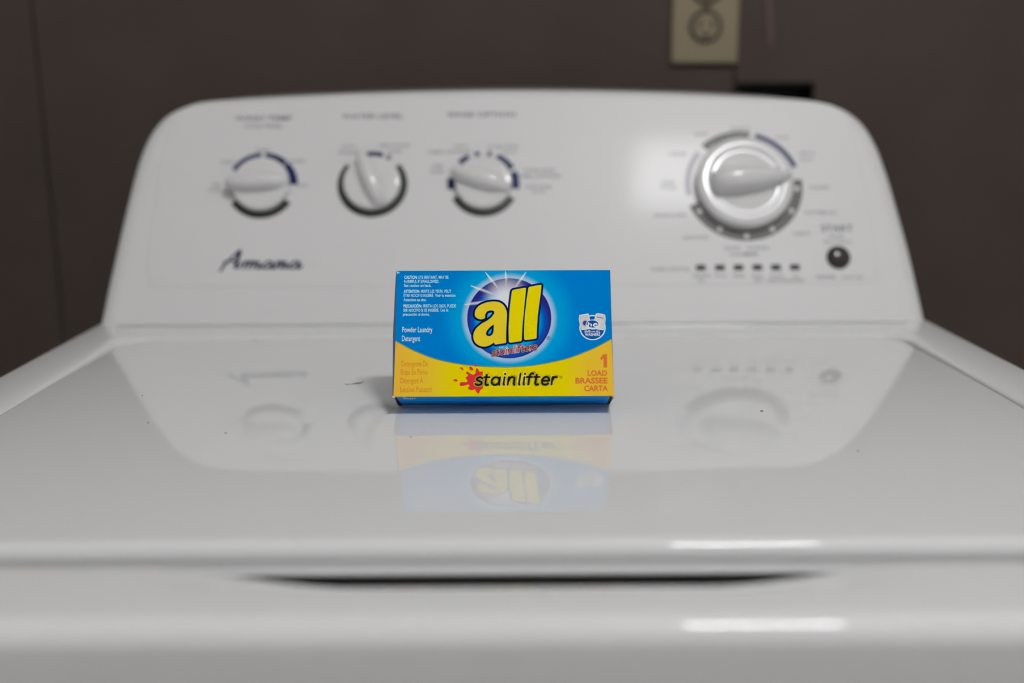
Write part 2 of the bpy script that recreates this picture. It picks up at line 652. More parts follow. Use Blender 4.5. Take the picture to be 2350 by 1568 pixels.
for q in dots:
    o = Flat().disc(*q, 1.9, 2.3).build('ring_dot', con(PN + .15), shell, washer)

fl = Flat()
big = (('WASH TEMP', -217.8, 184.6, 50), ('WATER LEVEL', -123.2, 186.2, 53.5), ('RINSE OPTION', -27.9, 187.3, 58.5))
for t, x, y, wd in big:
    put_text(fl, t, x - wd / 2, x + wd / 2, y, 4.3, .014)
put_centred(fl, '(COLD RINSE)', -217.6, 177.4, 3.6, .0, 1.0)
small = (('COLD', -246.1, 145.3), ('COOL', -216.8, 156.2), ('WARM', -186.7, 145.8), ('TAP', -255, 124.2), ('COLD', -255, 119.6), ('HOT', -180.7, 123.1),
         ('AUTO', -143, 159.3), ('SENSING', -142.8, 153.9), ('DEEP WATER', -103.6, 160.2), ('WASH', -103.4, 154.8),
         ('WITH', -46.6, 159.2), ('FABRIC SOFTENER', -55.5, 153.8), ('EXTRA RINSE', -9.6, 158.6), ('WITH', -4.6, 153.2), ('ONE', -66.5, 140.8), ('RINSE', -66.4, 135.5),
         ('EXTRA RINSE', 21.4, 136.4), ('FABRIC SOFTENER', 21.3, 131.1), ('ONE RINSE', 20.4, 121), ('WITH', 20.4, 116.2),
         ('RINSE', 161.9, 169.8), ('NORMAL', 196.6, 175), ('LIGHT', 231.9, 166.2), ('HEAVY', 252.3, 151.3), ('DUTY', 251.8, 145.5), ('COLORS', 260.2, 119.5),
         ('WHITES', 253.2, 96.4), ('BULKY', 267.2, 96.4), ('SHEETS', 241.9, 77.5), ('DELICATES', 152.4, 74.4), ('DRAIN & SPIN', 131.3, 94.6), ('SOAK', 131.1, 124.5), ('CYCLE', 131.1, 119.9), ('CASUAL', 140.6, 151.3),
         ('QUICK', 182.4, 64.8), ('NORMAL', 204.4, 64.8), ('WASH', 186, 59.2))
for t, x, y in small:
    put_centred(fl, t, x, y - 1.4, 2.9, .0, 1.05)
put_centred(fl, 'WASH STATUS', 129, 44.6, 3.2, .0, 1.05)
for t, x, y in (('SENSING', 155, 40.4), ('FILL', 155, 36.2), ('WASH', 171, 40.4), ('RINSE', 186.3, 40.4), ('FINAL', 202.3, 40), ('SPIN', 202.3, 36), ('CYCLE', 217.6, 40), ('COMPLETE', 217.6, 36), ('LID', 233.7, 40), ('LOCKED', 233.7, 36)):
    put_centred(fl, t, x, y - 1.3, 2.5, .0, 1.0)
put_centred(fl, 'CANCEL', 259, 37.4, 2.9, .01, 1.05)
put_centred(fl, 'HOLD 3 SEC', 281, 37.4, 2.3, 0, 1.0)
put_centred(fl, 'PAUSE', 271, 73.6, 2.7, .0, 1.1)
put_centred(fl, 'PRESS TO BEGIN', 271, 68.8, 2.2, .0, 1.0)
o = print_part('panel_lettering', fl, letter_grey)
o['kind'] = 'stuff'
fl = Flat()
put_text(fl, 'START', 258.5, 285.5, 79.4, 5.6, .01)
put_text(fl, 'eco', 192, 203, 58.2, 3.6, .02, slant=.3)
o = print_part('start_lettering', fl, letter_dark)
o['kind'] = 'stuff'

# script badge
def script_frame(px, py):
    """Drawing sheet of the badge (x to the right, y down) to millimetres on the face."""
    return (-254.6 + px * .03765, 78.2 - py * .0425)
fl = Flat()
S = lambda pts, wd, n=6: fl.stroke([script_frame(*q) for q in catmull(pts, n)], wd)
for k in range(2):
    S([(235 + k * 8, 740), (330, 610), (470, 470), (640 - k * 6, 325)], 1.7)
for k in range(4):
    S([(650 - k * 12, 325 + k * 6), (615 - k * 6, 500), (570 - k * 4, 670)], 2.5)
S([(300, 590), (380, 545), (470, 540), (620, 545)], 1.7)
S([(570, 670), (610, 690), (660, 640), (720, 570)], 1.3)
def hump(x, wd, h=560):
    S([(x, 690), (x + 40, 560)], 2.0)
    S([(x + 25, 620), (x + 70, 560), (x + wd, 558), (x + wd - 6, 620), (x + wd - 25, 690)], 2.0)
hump(735, 130)
hump(845, 130)
S([(950, 690), (1000, 590), (1060, 560), (1080, 600), (1050, 680), (1090, 690), (1140, 640)], 2.0)
for x in (1160, 1750):
    S([(x + 210, 580), (x + 130, 555), (x + 40, 610), (x + 20, 670), (x + 80, 695), (x + 160, 650), (x + 215, 575)], 1.9)
    S([(x + 228, 560), (x + 200, 640), (x + 190, 690), (x + 240, 690), (x + 280, 640)], 1.9)
hump(1455, 120)
S([(1570, 690), (1610, 590), (1660, 560), (1680, 600), (1650, 680), (1690, 690), (1745, 640)], 1.9)
print_part('script_badge', fl, navy_print, PN + .1)

# ---- knobs
def dir2(a):
    a = math.radians(a)
    return E_X * math.cos(a) + E_S * math.sin(a)


def grip(c, ang, stations, n0, name, m, parent):
    """Ridge that the fingers hold: stations (along, half width at foot, half width at crest, height) in mm."""
    d, p = dir2(ang), dir2(ang + 90)
    vs = []
    prof = 13
    for t, wf, wc, h in stations:
        for k in range(prof):
            q = -1 + 2 * k / (prof - 1)
            aq = abs(q)
            if aq > .62:
                e = (1 - aq) / .38
                hh = h * math.sin(e * math.pi / 2) ** .9 * .86
                ww = wf + (wc - wf) * e ** 1.3
            else:
                hh = h * (.86 + .14 * math.cos(aq / .62 * math.pi / 2))
                ww = wc * aq / .62 if aq else 0
            vs.append(c + d * (t / 1000) + p * (math.copysign(ww, q) / 1000) + E_N * ((n0 + hh) / 1000))
    fs = [(i * prof + k, (i + 1) * prof + k, (i + 1) * prof + k + 1, i * prof + k + 1) for i in range(len(stations) - 1) for k in range(prof - 1)]
    fs += [tuple(range(prof)), tuple(reversed(range((len(stations) - 1) * prof, len(stations) * prof)))]
    bm = bmesh.new()
    bv = [bm.verts.new(q) for q in vs]
    for q in fs:
        bm.faces.new([bv[i] for i in q])
    bmesh.ops.recalc_face_normals(bm, faces=bm.faces[:])
    vs2 = [x.co.copy() for x in bm.verts]
    bm.verts.index_update()
    f2 = [[x.index for x in q.verts] for q in bm.faces]
    bm.free()
    return mesh_obj(name, vs2, f2, m, parent, smooth=True)


def small_knob(cx, cy, ang):
    c = face_pt(cx, cy)
    pv, pf = lathe([(q / 1000, h / 1000) for q, h in ((20, .3), (22, 2.0), (23.8, 3.0), (24.4, 4.2), (24.3, 5.7), (23.6, 6.9), (22.5, 7.55), (21.2, 7.8), (19.6, 7.92), (17, 8.02), (12, 8.16), (6, 8.25), (.5, 8.3))], c, E_N, E_X, E_S)
    kb = mesh_obj('knob', pv, pf, knob_white, washer, smooth=True)
    st = [(29.3, .6, .3, 4.0), (28.6, 2.2, 1.0, 7.5), (26, 4.3, 2.2, 10.0), (20, 6.6, 3.6, 11.6), (10, 8.2, 4.6, 12.2), (0, 8.6, 4.9, 12.2), (-10, 8.0, 4.5, 11.4), (-18, 6.4, 3.5, 9.0), (-22.5, 4.4, 2.2, 5.0), (-24.3, 2.2, 1.0, 1.2)]
    grip(c, ang, st, 6.0, 'grip', knob_white, kb)


small_knob(*K[0], 183)
small_knob(*K[1], 112)
small_knob(*K[2], 163)
c = face_pt(*D)
pv, pf = lathe([(q / 1000, h / 1000) for q, h in ((34, .4), (38.5, 2.5), (40.6, 4.0), (41.2, 6.0), (41.0, 8.0), (40.3, 9.5), (39.2, 10.5), (37.9, 11.05), (36.4, 11.32), (34.8, 11.45), (33.4, 11.49), (32.4, 11.4), (31.5, 11.0), (30.7, 10.45), (29.8, 10.05), (28.8, 9.85), (27.6, 9.82), (26.2, 9.9), (24, 10.12), (20, 10.6), (14, 11.1), (7, 11.4), (.5, 11.5))], c, E_N, E_X, E_S, 96)
dial = mesh_obj('cycle_dial', pv, pf, knob_white, washer, smooth=True)
st = [(40.0, .5, .3, 2.5), (38.6, 2.0, .9, 6.0), (34, 4.6, 2.4, 10.6), (24, 8.4, 5.0, 15.2), (10, 11.4, 7.2, 18.4), (-6, 12.6, 8.2, 19.6), (-18, 12.2, 7.6, 19.2), (-25, 10.6, 6.4, 17.4), (-28.6, 8.2, 4.6, 13.0), (-30, 4.6, 2.4, 5.0)]
grip(c, 5, st, 7.5, 'grip', knob_white, dial)
# start button
c = face_pt(270.6, 56)
pv, pf = lathe([(q / 1000, h / 1000) for q, h in ((9.9, .3), (9.9, 1.6), (9.6, 2.6), (8.6, 3.8), (6.7, 4.9), (4.2, 5.6), (1.9, 5.9), (.4, 5.95))], c, E_N, E_X, E_S, 48)
bt = mesh_obj('start_button', pv, pf, button_dark, washer, smooth=True)
pv, pf = lathe([(q / 1000, h / 1000) for q, h in ((10.6, .3), (10.5, .8), (10.25, 1.0), (10.0, .8), (9.95, .35))], c, E_N, E_X, E_S, 48)
mesh_obj('bezel', pv, pf[:-1], shell, bt, smooth=True)
# six indicator lenses
for x in (155.0, 171.0, 186.5, 202.3, 217.8, 233.7):
    p = [face_pt(x - 4, 45.0, PN), face_pt(x + 4, 45.0, PN), face_pt(x + 4, 50.2, PN), face_pt(x - 4, 50.2, PN)]
    q = [face_pt(x - 3.4, 45.6, PN + .6), face_pt(x + 3.4, 45.6, PN + .6), face_pt(x + 3.4, 49.6, PN + .6), face_pt(x - 3.4, 49.6, PN + .6)]
    mesh_obj('indicator_light', p + q, [(4, 5, 6, 7), (0, 1, 5, 4), (1, 2, 6, 5), (2, 3, 7, 6), (3, 0, 4, 7)], led_mat, washer)

# ------------------------------------------------------------------ detergent box
BW, BH, BD = 62.6, 75.5, 25.0                            # half width, height, depth in mm
LEAN = math.radians(27.5)
BXC, BYC = -0.0074, 0.5945
bx = thing('detergent_box', 'blue and yellow cardboard box of powder laundry detergent tilted back on the washer lid', 'box', (BXC, BYC, lid_z(BXC, BYC) + .0004))
bx.rotation_euler = (-LEAN, 0, math.radians(-.15))
mm = lambda x, y, z: Vector((x / 1000, y / 1000, z / 1000))
# carton: the left side is a little slack, so that a sliver of it shows
lev = [(0, 0, 0), (3.5, 1.9, .2), (40, 2.6, .4), (BH, 1.9, .2)]        # height, swell of the left side, of the right
v, f = [], []
for z, sl, sr_ in lev:
    v += [(-BW, -BD, z), (BW, -BD, z), (BW + sr_ * .3, -BD * .5, z), (BW - .3, 0, z), (-BW + .3, 0, z), (-BW - sl, -BD * .5, z)]
for k in range(len(lev) - 1):
    f += [(6 * k + i, 6 * k + (i + 1) % 6, 6 * k + 6 + (i + 1) % 6, 6 * k + 6 + i) for i in range(6)]
f += [tuple(reversed(range(6))), tuple(range(6 * len(lev) - 6, 6 * len(lev)))]
bm = bmesh.new()
bv = [bm.verts.new(mm(*q)) for q in v]
for q in f:
    bm.faces.new([bv[i] for i in q])
bmesh.ops.bevel(bm, geom=bm.edges[:], offset=.00035, segments=2, profile=.5, affect='EDGES')
me = bpy.data.meshes.new('carton')
bm.to_mesh(me)
bm.free()
o = bpy.data.objects.new('carton', me)
COL.objects.link(o)
me.materials.append(navy_card)
o.parent = bx


def front(n):
    class Fr:
        side = 1
        def __call__(self, x, y):
            return mm(x, -BD - n, y)
    return Fr()


TLx, TRx, BLx, BRx, Ty0, Ty1, By0, By1 = 135, 2175, 113, 2203, 97, 90, 1300, 1303
def art(ax, ay):
    """Drawing sheet of the front artwork (x right, y down) to millimetres on the front of the carton."""
    u = .5
    for _ in range(3):
        yt, yb = Ty0 + (Ty1 - Ty0) * u, By0 + (By1 - By0) * u
        t = (ay - yt) / (yb - yt)
        xl, xr = TLx + (BLx - TLx) * t, TRx + (BRx - TRx) * t
        u = (ax - xl) / (xr - xl)
    z0, z1 = 1.0, .972
    tau = t * z0 / (z1 * (1 - t) + t * z0) if t > -3 else t
    return ((2 * u - 1) * BW, BH * (1 - tau))


class Art:
    """frame that takes drawing-sheet coordinates straight to the carton's front, n mm proud."""
    side = -1
    def __init__(self, n):
        self.n = n

    def __call__(self, x, y):
        a = art(x, y)
        return mm(a[0], -BD - self.n, a[1])


def mix(a, b, t):
    return tuple(p + (q - p) * t for p, q in zip(a, b))


# blue ground with the soft glow, the disc's inner light and the sparkle
BLUE, CYAN, PALE, NAVY = ink(0, 108, 178), ink(0, 140, 190), ink(138, 170, 196), ink(34, 34, 112)
MID, BRIGHT, WHITE = ink(0, 72, 160), ink(0, 150, 205), ink(222, 212, 208)
CXA, CYA, RA = 1211, 554.5, 400.0
SPK = (1186, 372)
rays = [((979, 105), 30), ((1176, 92), 32), ((1376, 104), 30), ((834, 236), 32), ((770, 424), 34)]
def ground(ax, ay, disc=False):
    r = math.hypot((ax - CXA) / 400, (ay - CYA) / 383)
    c = mix(CYAN, BLUE, smoothstep(1.05, 1.75, r))
    c = mix(c, PALE, 1 - smoothstep(1.03, 1.17, r))
    if disc:
        ex = math.hypot((ax - 1206) / 374, (ay - 588) / 342)
        c = mix(BRIGHT, MID, smoothstep(.72, .93, ex))
        c = mix(c, NAVY, smoothstep(.90, 1.05, ex))
    d = math.hypot(ax - SPK[0], ay - SPK[1])
    k = (1 - smoothstep(50, 255, d)) * .96 if disc else 0
    for (tx, ty), wd in rays:
        L = math.hypot(tx - SPK[0], ty - SPK[1])
        ux, uy = (tx - SPK[0]) / L, (ty - SPK[1]) / L
        t = ((ax - SPK[0]) * ux + (ay - SPK[1]) * uy) / L
        off = abs(-(ax - SPK[0]) * uy + (ay - SPK[1]) * ux)
        if 0 < t < 1:
            if disc:
                half, fade = wd * (.70 - .32 * t), .74
            else:
                half, fade = wd * .62 * min(1, (1 - t) / .34) ** .8, .96
            if half > 0:
                k = max(k, (1 - smoothstep(half * .25, half * 1.1, off)) * fade)
    return mix(c, WHITE, k * .92)


GNX, GNY = 400, 240
vs, cs = [], []
inv_rows = []
for j in range(GNY + 1):
    t = j / GNY
    # true fraction -> drawn fraction
    td = t * .972 / ((1 - t) * 1.0 + t * .972)
    for i in range(GNX + 1):
        u = i / GNX
        xl, xr = TLx + (BLx - TLx) * td, TRx + (BRx - TRx) * td
        yt, yb = Ty0 + (Ty1 - Ty0) * u, By0 + (By1 - By0) * u
        ax, ay = xl + (xr - xl) * u, yt + (yb - yt) * td
        vs.append(mm((2 * u - 1) * (BW - .25), -BD - .03, .2 + (BH - .4) * (1 - t)))
        cs.append(ground(ax, ay))
W_ = GNX + 1
fs = [(j * W_ + i, (j + 1) * W_ + i, (j + 1) * W_ + i + 1, j * W_ + i + 1) for j in range(GNY) for i in range(GNX)]
mesh_obj('front_artwork', vs, fs, card, bx, colors=cs)
fl = Flat()
cs = []
NR, NA = 90, 220
for j in range(NR + 1):
    for i in range(NA):
        a_ = 2 * math.pi * i / NA
        p = (CXA + 400 * j / NR * math.cos(a_), CYA + 383 * j / NR * math.sin(a_))
        fl.v.append(p)
        cs.append(ground(*p, disc=True))
fl.f = [(j * NA + i, (j + 1) * NA + i, (j + 1) * NA + (i + 1) % NA, j * NA + (i + 1) % NA) for j in range(NR) for i in range(NA)]
fl.build('logo_disc', Art(.045), card, bx, colors=cs)

# yellow swoosh along the foot of the front
edge = catmull([(131, 768), (215, 815), (320, 868), (500, 938), (700, 984), (900, 1010), (1100, 1020), (1211, 1021), (1400, 1011), (1600, 980), (1800, 930), (2000, 852), (2100, 802), (2184, 756)], 8)
GOLD, YEL = ink(206, 166, 44), ink(200, 182, 0)
GOLD2 = ink(206, 160, 50)
fl = Flat()
cs = []
for x, y in edge:
    t = (x - 113) / 2090
    d = abs(t - .52) / .5
    c = mix(YEL, GOLD, smoothstep(.45, .80, d))
    c = mix(c, GOLD2, smoothstep(.85, 1.0, d))
    yb = 1299 + 3 * t
    for k in range(3):
        fl.v.append((x if k == 0 else x + (113 - 131) * k / 2 * (1 - t) + (2203 - 2184) * k / 2 * t, y + (yb - y) * k / 2))
        cs.append(c)
fl.f = [(3 * i + k, 3 * i + k + 1, 3 * i + k + 4, 3 * i + k + 3) for i in range(len(edge) - 1) for k in range(2)]
fl.build('yellow_band', Art(.05), card, bx, colors=cs)
Flat().stroke(edge, 9, caps=False).build('band_edge', Art(.055), ink_mat('olive_edge_ink', (118, 120, 96)), bx)

# "all"
def c2(x, y):
    return (x * .5619 + 713.3, y * .5619 + 83.9)
l1 = [(950, 357), (1160, 318), (1169, 332), (1150, 520), (1130, 720), (1112, 900), (1102, 1050), (1093, 1212), (1078, 1226), (900, 1251), (882, 1236), (878, 1100), (877, 980), (890, 760), (908, 560), (934, 375)]
l2 = [(1226, 305), (1424, 268), (1431, 282), (1412, 450), (1385, 640), (1366, 800), (1354, 960), (1348, 1080), (1345, 1172), (1332, 1184), (1158, 1208), (1140, 1192), (1137, 1080), (1140, 960), (1155, 760), (1180, 540), (1210, 330)]
a_out = catmull([(302, 775), (313, 705), (360, 638), (430, 594), (530, 562), (640, 553), (720, 568), (785, 612), (828, 685), (843, 765), (838, 900), (831, 1060), (829, 1180)], 6)[:-1] + \
    [(829, 1180), (831, 1238), (820, 1256), (655, 1282), (640, 1276), (632, 1246), (622, 1246)] + \
    catmull([(598, 1268), (540, 1300), (460, 1316), (380, 1300), (315, 1250), (281, 1172), (289, 1085), (335, 1003), (420, 930), (510, 880), (580, 824), (624, 768), (634, 732), (616, 707), (562, 702), (512, 720), (480, 765), (476, 805), (468, 834), (402, 853), (342, 833), (310, 797), (302, 775)], 6)
a_hole = catmull([(622, 946), (595, 958), (550, 995), (507, 1048), (490, 1098), (510, 1134), (552, 1142), (594, 1120), (619, 1072), (624, 1005)], 6, closed=True)
L1, L2, AO, AH = ([c2(*q) for q in s_] for s_ in (l1, l2, a_out, a_hole))
fl = Flat()
for s_ in (L1, L2, AO, AH):
    fl.stroke(s_, 42, closed=True)
fl.poly([L1]).poly([L2])
fl.build('logo_outline', Art(.07), ink_mat('navy_logo_ink', (26, 26, 86)), bx)
fl = Flat()
for s_ in (L1, L2, AO, AH):
    fl.stroke(s_, 6, closed=True)
fl.build('logo_rim', Art(.078), ink_mat('teal_rim_ink', (70, 140, 130)), bx)
Flat().poly([L1]).poly([L2]).build('logo_letters', Art(.085), ink_mat('yellow_logo_ink', (204, 186, 6)), bx)
Flat().poly([AO, AH]).build('logo_letter', Art(.085), ink_mat('gold_logo_ink', (210, 178, 36)), bx)
# registered sign beside the disc
def reg(cx, cy, r, n, m, nm):
    fl = Flat().disc(cx, cy, r, n=28, r_in=.78)
    put_text(fl, 'R', cx - r * .36, cx + r * .40, cy + r * .46, r * .92, .01, up=-1)
    fl.build(nm, Art(n), m, bx)
reg(1585, 748, 17, .09, ink_mat('dark_mark_ink', (20, 52, 84)), 'registered_mark')

# word set in round-ended strokes
def arc_pts(cx, cy, rx, ry, a0, a1, n=14):
    return [(cx + rx * math.cos(math.radians(a0 + (a1 - a0) * i / n)), cy + ry * math.sin(math.radians(a0 + (a1 - a0) * i / n))) for i in range(n + 1)]
G = {
    's': [catmull([(.95, .84), (.75, .97), (.50, 1.0), (.2, .92), (.10, .74), (.24, .59), (.52, .50), (.82, .40), (.96, .24), (.84, .07), (.52, 0), (.2, .03), (0, .14)], 5)],
    't': [catmull([(.38, 1.30), (.38, .9), (.38, .5), (.40, .2), (.52, .04), (.74, .0), (.95, .05)], 5), [(0, 1), (1.0, 1)]],
    'a': [arc_pts(.45, .5, .45, .5, 0, 360, 26), [(.92, 1.0), (.92, .5), (.92, .1), (1.0, 0)]],
    'i': [[(0, .98), (0, .08), (.12, 0)], 'dot'],
    'n': [[(0, 1), (0, 0)], catmull([(0, .55), (.14, .84), (.40, 1.0), (.68, .97), (.85, .78), (.86, .5), (.86, .14), (.98, 0)], 5)],
    'l': [[(0, 1.46), (0, .08), (.12, 0)]],
    'f': [catmull([(1.1, 1.42), (.92, 1.48), (.66, 1.40), (.50, 1.15), (.48, .8), (.48, 0)], 5), [(0, 1), (.98, 1)]],
    'e': [catmull([(.06, .50), (.5, .50), (.97, .52), (.92, .8), (.70, .97), (.46, 1.0), (.18, .87), (.02, .6), (.03, .33), (.20, .08), (.50, 0), (.75, .04), (.94, .16)], 5)],
    'r': [[(0, 1), (0, 0)], catmull([(0, .52), (.16, .82), (.48, 1.0), (.95, .95)], 5)],
}
def word(fl, seq, xh, wd, slant, place):
    for ch, x0, gw in seq:
        for st_ in G[ch]:
            if st_ == 'dot':
                q = place(x0 + slant * 1.42 * xh, 1.42 * xh)
                fl.disc(*q, wd * .62, n=16)
                continue
            fl.stroke([place(x0 + p[0] * gw + slant * p[1] * xh, p[1] * xh) for p in st_], wd)


SEQ = [('s', 518, 122), ('t', 666, 100), ('a', 818, 160), ('i', 1050, 140), ('n', 1132, 132), ('l', 1342, 140), ('i', 1428, 140), ('f', 1470, 106), ('t', 1610, 106), ('e', 1772, 132), ('r', 1962, 84)]
def c4(x, y):
    return (x * .5 + 629.4, y * .5 + 944.1)
pl4 = lambda dx=0, dy=0: (lambda x, h: c4(x + dx, 494 - h + dy))
HALO, SHADE, DARK = ink_mat('pale_yellow_halo_ink', (214, 200, 60)), ink_mat('olive_shade_ink', (172, 140, 10)), ink_mat('black_plum_ink', (44, 26, 44))
fl = Flat(); word(fl, SEQ, 148, 17, .17, pl4(28, -20)); fl.build('wordmark_shade', Art(.060), SHADE, bx)
# red splash
splash = catmull([(545, 172), (575, 195), (596, 236), (628, 236), (655, 236), (665, 262), (662, 320), (700, 420), (664, 520), (664, 560), (612, 596), (598, 640), (568, 655), (536, 622), (510, 576), (470, 590), (405, 582), (380, 548), (408, 512),
                  (384, 484), (330, 500), (255, 513), (222, 490), (234, 448), (275, 434), (345, 438), (371, 412), (340, 352), (382, 312), (350, 276), (348, 246), (376, 240), (425, 275), (480, 296), (520, 268), (528, 215)], 5, closed=True)
RED = ink_mat('red_splash_ink', (192, 44, 50))
fl = Flat().poly([[c4(*q) for q in splash]])
for x, y, a, b2, r in ((262, 180, 38, 20, 40), (440, 180, 46, 28, 50), (522, 118, 25, 25, 0), (146, 402, 42, 24, 15)):
    q = c4(x, y)
    fl.disc(q[0], q[1], a * .5, b2 * .5, math.radians(r), 20)
fl.build('red_splash', Art(.066), RED, bx)
fl = Flat(); word(fl, SEQ, 148, 36, .17, pl4()); fl.build('wordmark_halo', Art(.075), HALO, bx)
fl = Flat(); word(fl, SEQ, 148, 18.5, .17, pl4()); fl.build('wordmark', Art(.085), DARK, bx)
q = c4(2145, 355)
reg(q[0], q[1], 14, .085, DARK, 'registered_mark')

# small red word along the lower edge of the disc
SEQ2 = [(ch, (x - 518) * .452, g * .47) for ch, x, g in SEQ] + [('s', 702, 56)]
rot = math.radians(8.0)
def pl2(x, h):
    X, Y = x * math.cos(rot) + h * math.sin(rot) * 0, -x * math.sin(rot)
    return c2(592 + X - h * math.sin(rot) * .3, 1478 + Y - h)
for wd, nm, c, z in ((22, 'banner_outline', (40, 34, 78), .095), (17.5, 'banner_halo', (226, 190, 190), .105), (8.6, 'banner_word', (180, 44, 58), .115)):
    fl = Flat(); word(fl, SEQ2, 76, wd * 1.0, .15, pl2); fl.build(nm, Art(z), ink_mat(nm + '_ink', c), bx)
fl = Flat()
put_text(fl, 'WITH', c2(708, 0)[0], c2(810, 0)[0], c2(0, 1352)[1], 18, .0, up=-1, slant=.1)
fl.build('banner_lead', Art(.115), ink_mat('pale_blue_ink', (150, 200, 220)), bx)

# text blocks
fl = Flat()
T = [('CAUTION:', 210, 335, 175, 29, .018), ('EYE IRRITANT. MAY BE', 346, 632, 174, 28, 0), ('HARMFUL IF SWALLOWED.', 210, 542, 214, 28, 0), ('See caution on back.', 207, 468, 252, 27, 0),
     ('ATTENTION:', 205, 358, 309, 28, .018), ('IRRITE LES YEUX. PEUT', 371, 657, 308, 28, 0), ('ÊTRE NOCIF SI INGÉRÉ.', 204, 490, 348, 27, 0), ('Voir la mention', 504, 699, 348, 28, 0), ('Attention au dos.', 204, 420, 389, 28, 0),
     ('PRECAUCIÓN:', 202, 378, 449, 28, .018), ('IRRITA LOS OJOS. PUEDE', 391, 703, 449, 29, 0), ('SER NOCIVO SI SE INGIERE.', 201, 543, 490, 29, 0), ('Lea la', 558, 631, 488, 28, 0), ('precaución al dorso.', 199, 454, 528, 28, 0)]
for t, xa, xb, b_, cp, bd in T:
    put_text(fl, t, xa, xb, b_, cp, bd + .012, up=-1)
fl.build('caution_text', Art(.07), ink_mat('pale_text_ink', (168, 202, 220)), bx)
fl = Flat()
put_text(fl, 'Powder Laundry', 194, 480, 686, 52, .004, up=-1)
put_text(fl, 'Detergent', 192, 364, 770, 52, .004, up=-1)
fl.build('product_text', Art(.07), ink_mat('white_text_ink', (196, 214, 222)), bx)
fl = Flat()
for t, xa, xb, b_ in (('Detergente De', 187, 440, 1012), ('Ropa En Polvo', 183, 437, 1090), ('Détergent À', 181, 392, 1173), ('Lessive Puissant', 180, 478, 1256)):
    put_text(fl, t, xa, xb, b_, 54, .0, up=-1)
fl.build('translated_text', Art(.08), ink_mat('orange_text_ink', (190, 116, 40)), bx)
fl = Flat()
fl.poly([[(2105, 902), (2139, 900), (2140, 1030), (2106, 1030), (2106, 940), (2083, 962), (2075, 938)]])
for t, xa, xb, b_, cp in (('LOAD', 1954, 2140, 1108, 49), ('BRASSEE', 1838, 2143, 1181, 52), ('CARTA', 1920, 2146, 1254, 50)):
    put_text(fl, t, xa, xb, b_, cp, .034, up=-1)
fl.build('load_text', Art(.08), ink_mat('brick_red_text_ink', (192, 100, 50)), bx)

# round badge with two little washers
def c8(x, y):
    return (x / 19.6 * 4.196 + 1804.3, y / 19.6 * 4.196 + 461.6)
def P8(pts):
    return [c8(*q) for q in pts]
bw, bb, gre, dkl = ink_mat('badge_white_ink', (186, 206, 222)), ink_mat('badge_blue_ink', (4, 78, 150)), ink_mat('badge_grey_ink', (188, 184, 186)), ink_mat('badge_line_ink', (128, 130, 142))
q = c8(930, 865)
lw_ = [(345, 300), (740, 235), (765, 290), (830, 530), (860, 920), (440, 975), (370, 700), (320, 470), (348, 420)]
rw_ = [(1085, 245), (1190, 218), (1440, 272), (1490, 310), (1512, 480), (1480, 700), (1435, 985), (1060, 930), (1000, 540), (1060, 330)]
fl = Flat().disc(q[0], q[1], 585 / 19.6 * 4.196, 565 / 19.6 * 4.196, 0, 64).poly([P8(lw_)]).poly([P8(rw_)])
fl.stroke(P8(lw_), 3, closed=True).stroke(P8(rw_), 3, closed=True)
fl.build('badge_disc', Art(.07), bw, bx)
Flat().disc(q[0], q[1], 530 / 19.6 * 4.196, 515 / 19.6 * 4.196, 0, 64).build('badge_field', Art(.08), bb, bx)
sh = lambda pts, k: [(sum(p[0] for p in pts) / len(pts) + (x - sum(p[0] for p in pts) / len(pts)) * k, sum(p[1] for p in pts) / len(pts) + (y - sum(p[1] for p in pts) / len(pts)) * k) for x, y in pts]
Flat().poly([P8(lw_)]).poly([P8(rw_)]).build('badge_border', Art(.09), bw, bx)
Flat().poly([P8(sh(lw_, .90))]).poly([P8(sh(rw_, .90))]).build('badge_washers', Art(.10), gre, bx)
fl = Flat()
for a, b2 in (((395, 440), (760, 385)), ((395, 330), (395, 440)), ((430, 940), (370, 470)), ((1160, 250), (1160, 380)), ((1420, 300), (1400, 430)), ((1400, 940), (1460, 480)), ((460, 350), (690, 318))):
    fl.stroke(P8([a, b2]), 2.2)
q = c8(600, 660)
fl.disc(q[0], q[1], 30, 33, 0, 32, r_in=.9)
fl.build('badge_lines', Art(.11), dkl, bx)
Flat().disc(q[0], q[1], 22, 24, 0, 28).stroke(P8([(1130, 400), (1415, 440)]), 5).build('badge_window', Art(.115), ink_mat('badge_violet_ink', (52, 56, 132)), bx)
q = c8(945, 725)
Flat().disc(q[0], q[1], 68, 47, .05, 48).build('badge_oval_rim', Art(.12), bw, bx)
q2 = c8(930, 700)
Flat().disc(q2[0], q2[1], 56, 35, .05, 48).build('badge_oval', Art(.13), ink_mat('badge_oval_ink', (10, 70, 142)), bx)
fl = Flat()
put_text(fl, 'h', c8(705, 0)[0], c8(900, 0)[0], c8(0, 805)[1], 38, .02, up=-1, slant=.1)
put_text(fl, 'e', c8(930, 0)[0], c8(1140, 0)[0], c8(0, 825)[1], 52, .02, up=-1, slant=.2)
put_text(fl, 'SAFE', c8(575, 0)[0], c8(840, 0)[0], c8(0, 1090)[1], 22, .02, up=-1)
put_text(fl, 'with', c8(865, 0)[0], c8(1045, 0)[0], c8(0, 1080)[1], 17, .0, up=-1)
put_text(fl, 'ALL', c8(1080, 0)[0], c8(1275, 0)[0], c8(0, 1090)[1], 22, .02, up=-1)
put_text(fl, 'WASHERS', c8(590, 0)[0], c8(1265, 0)[0], c8(0, 1235)[1], 26, .02, up=-1)
fl.build('badge_text', Art(.14), ink_mat('badge_text_ink', (206, 216, 226)), bx)

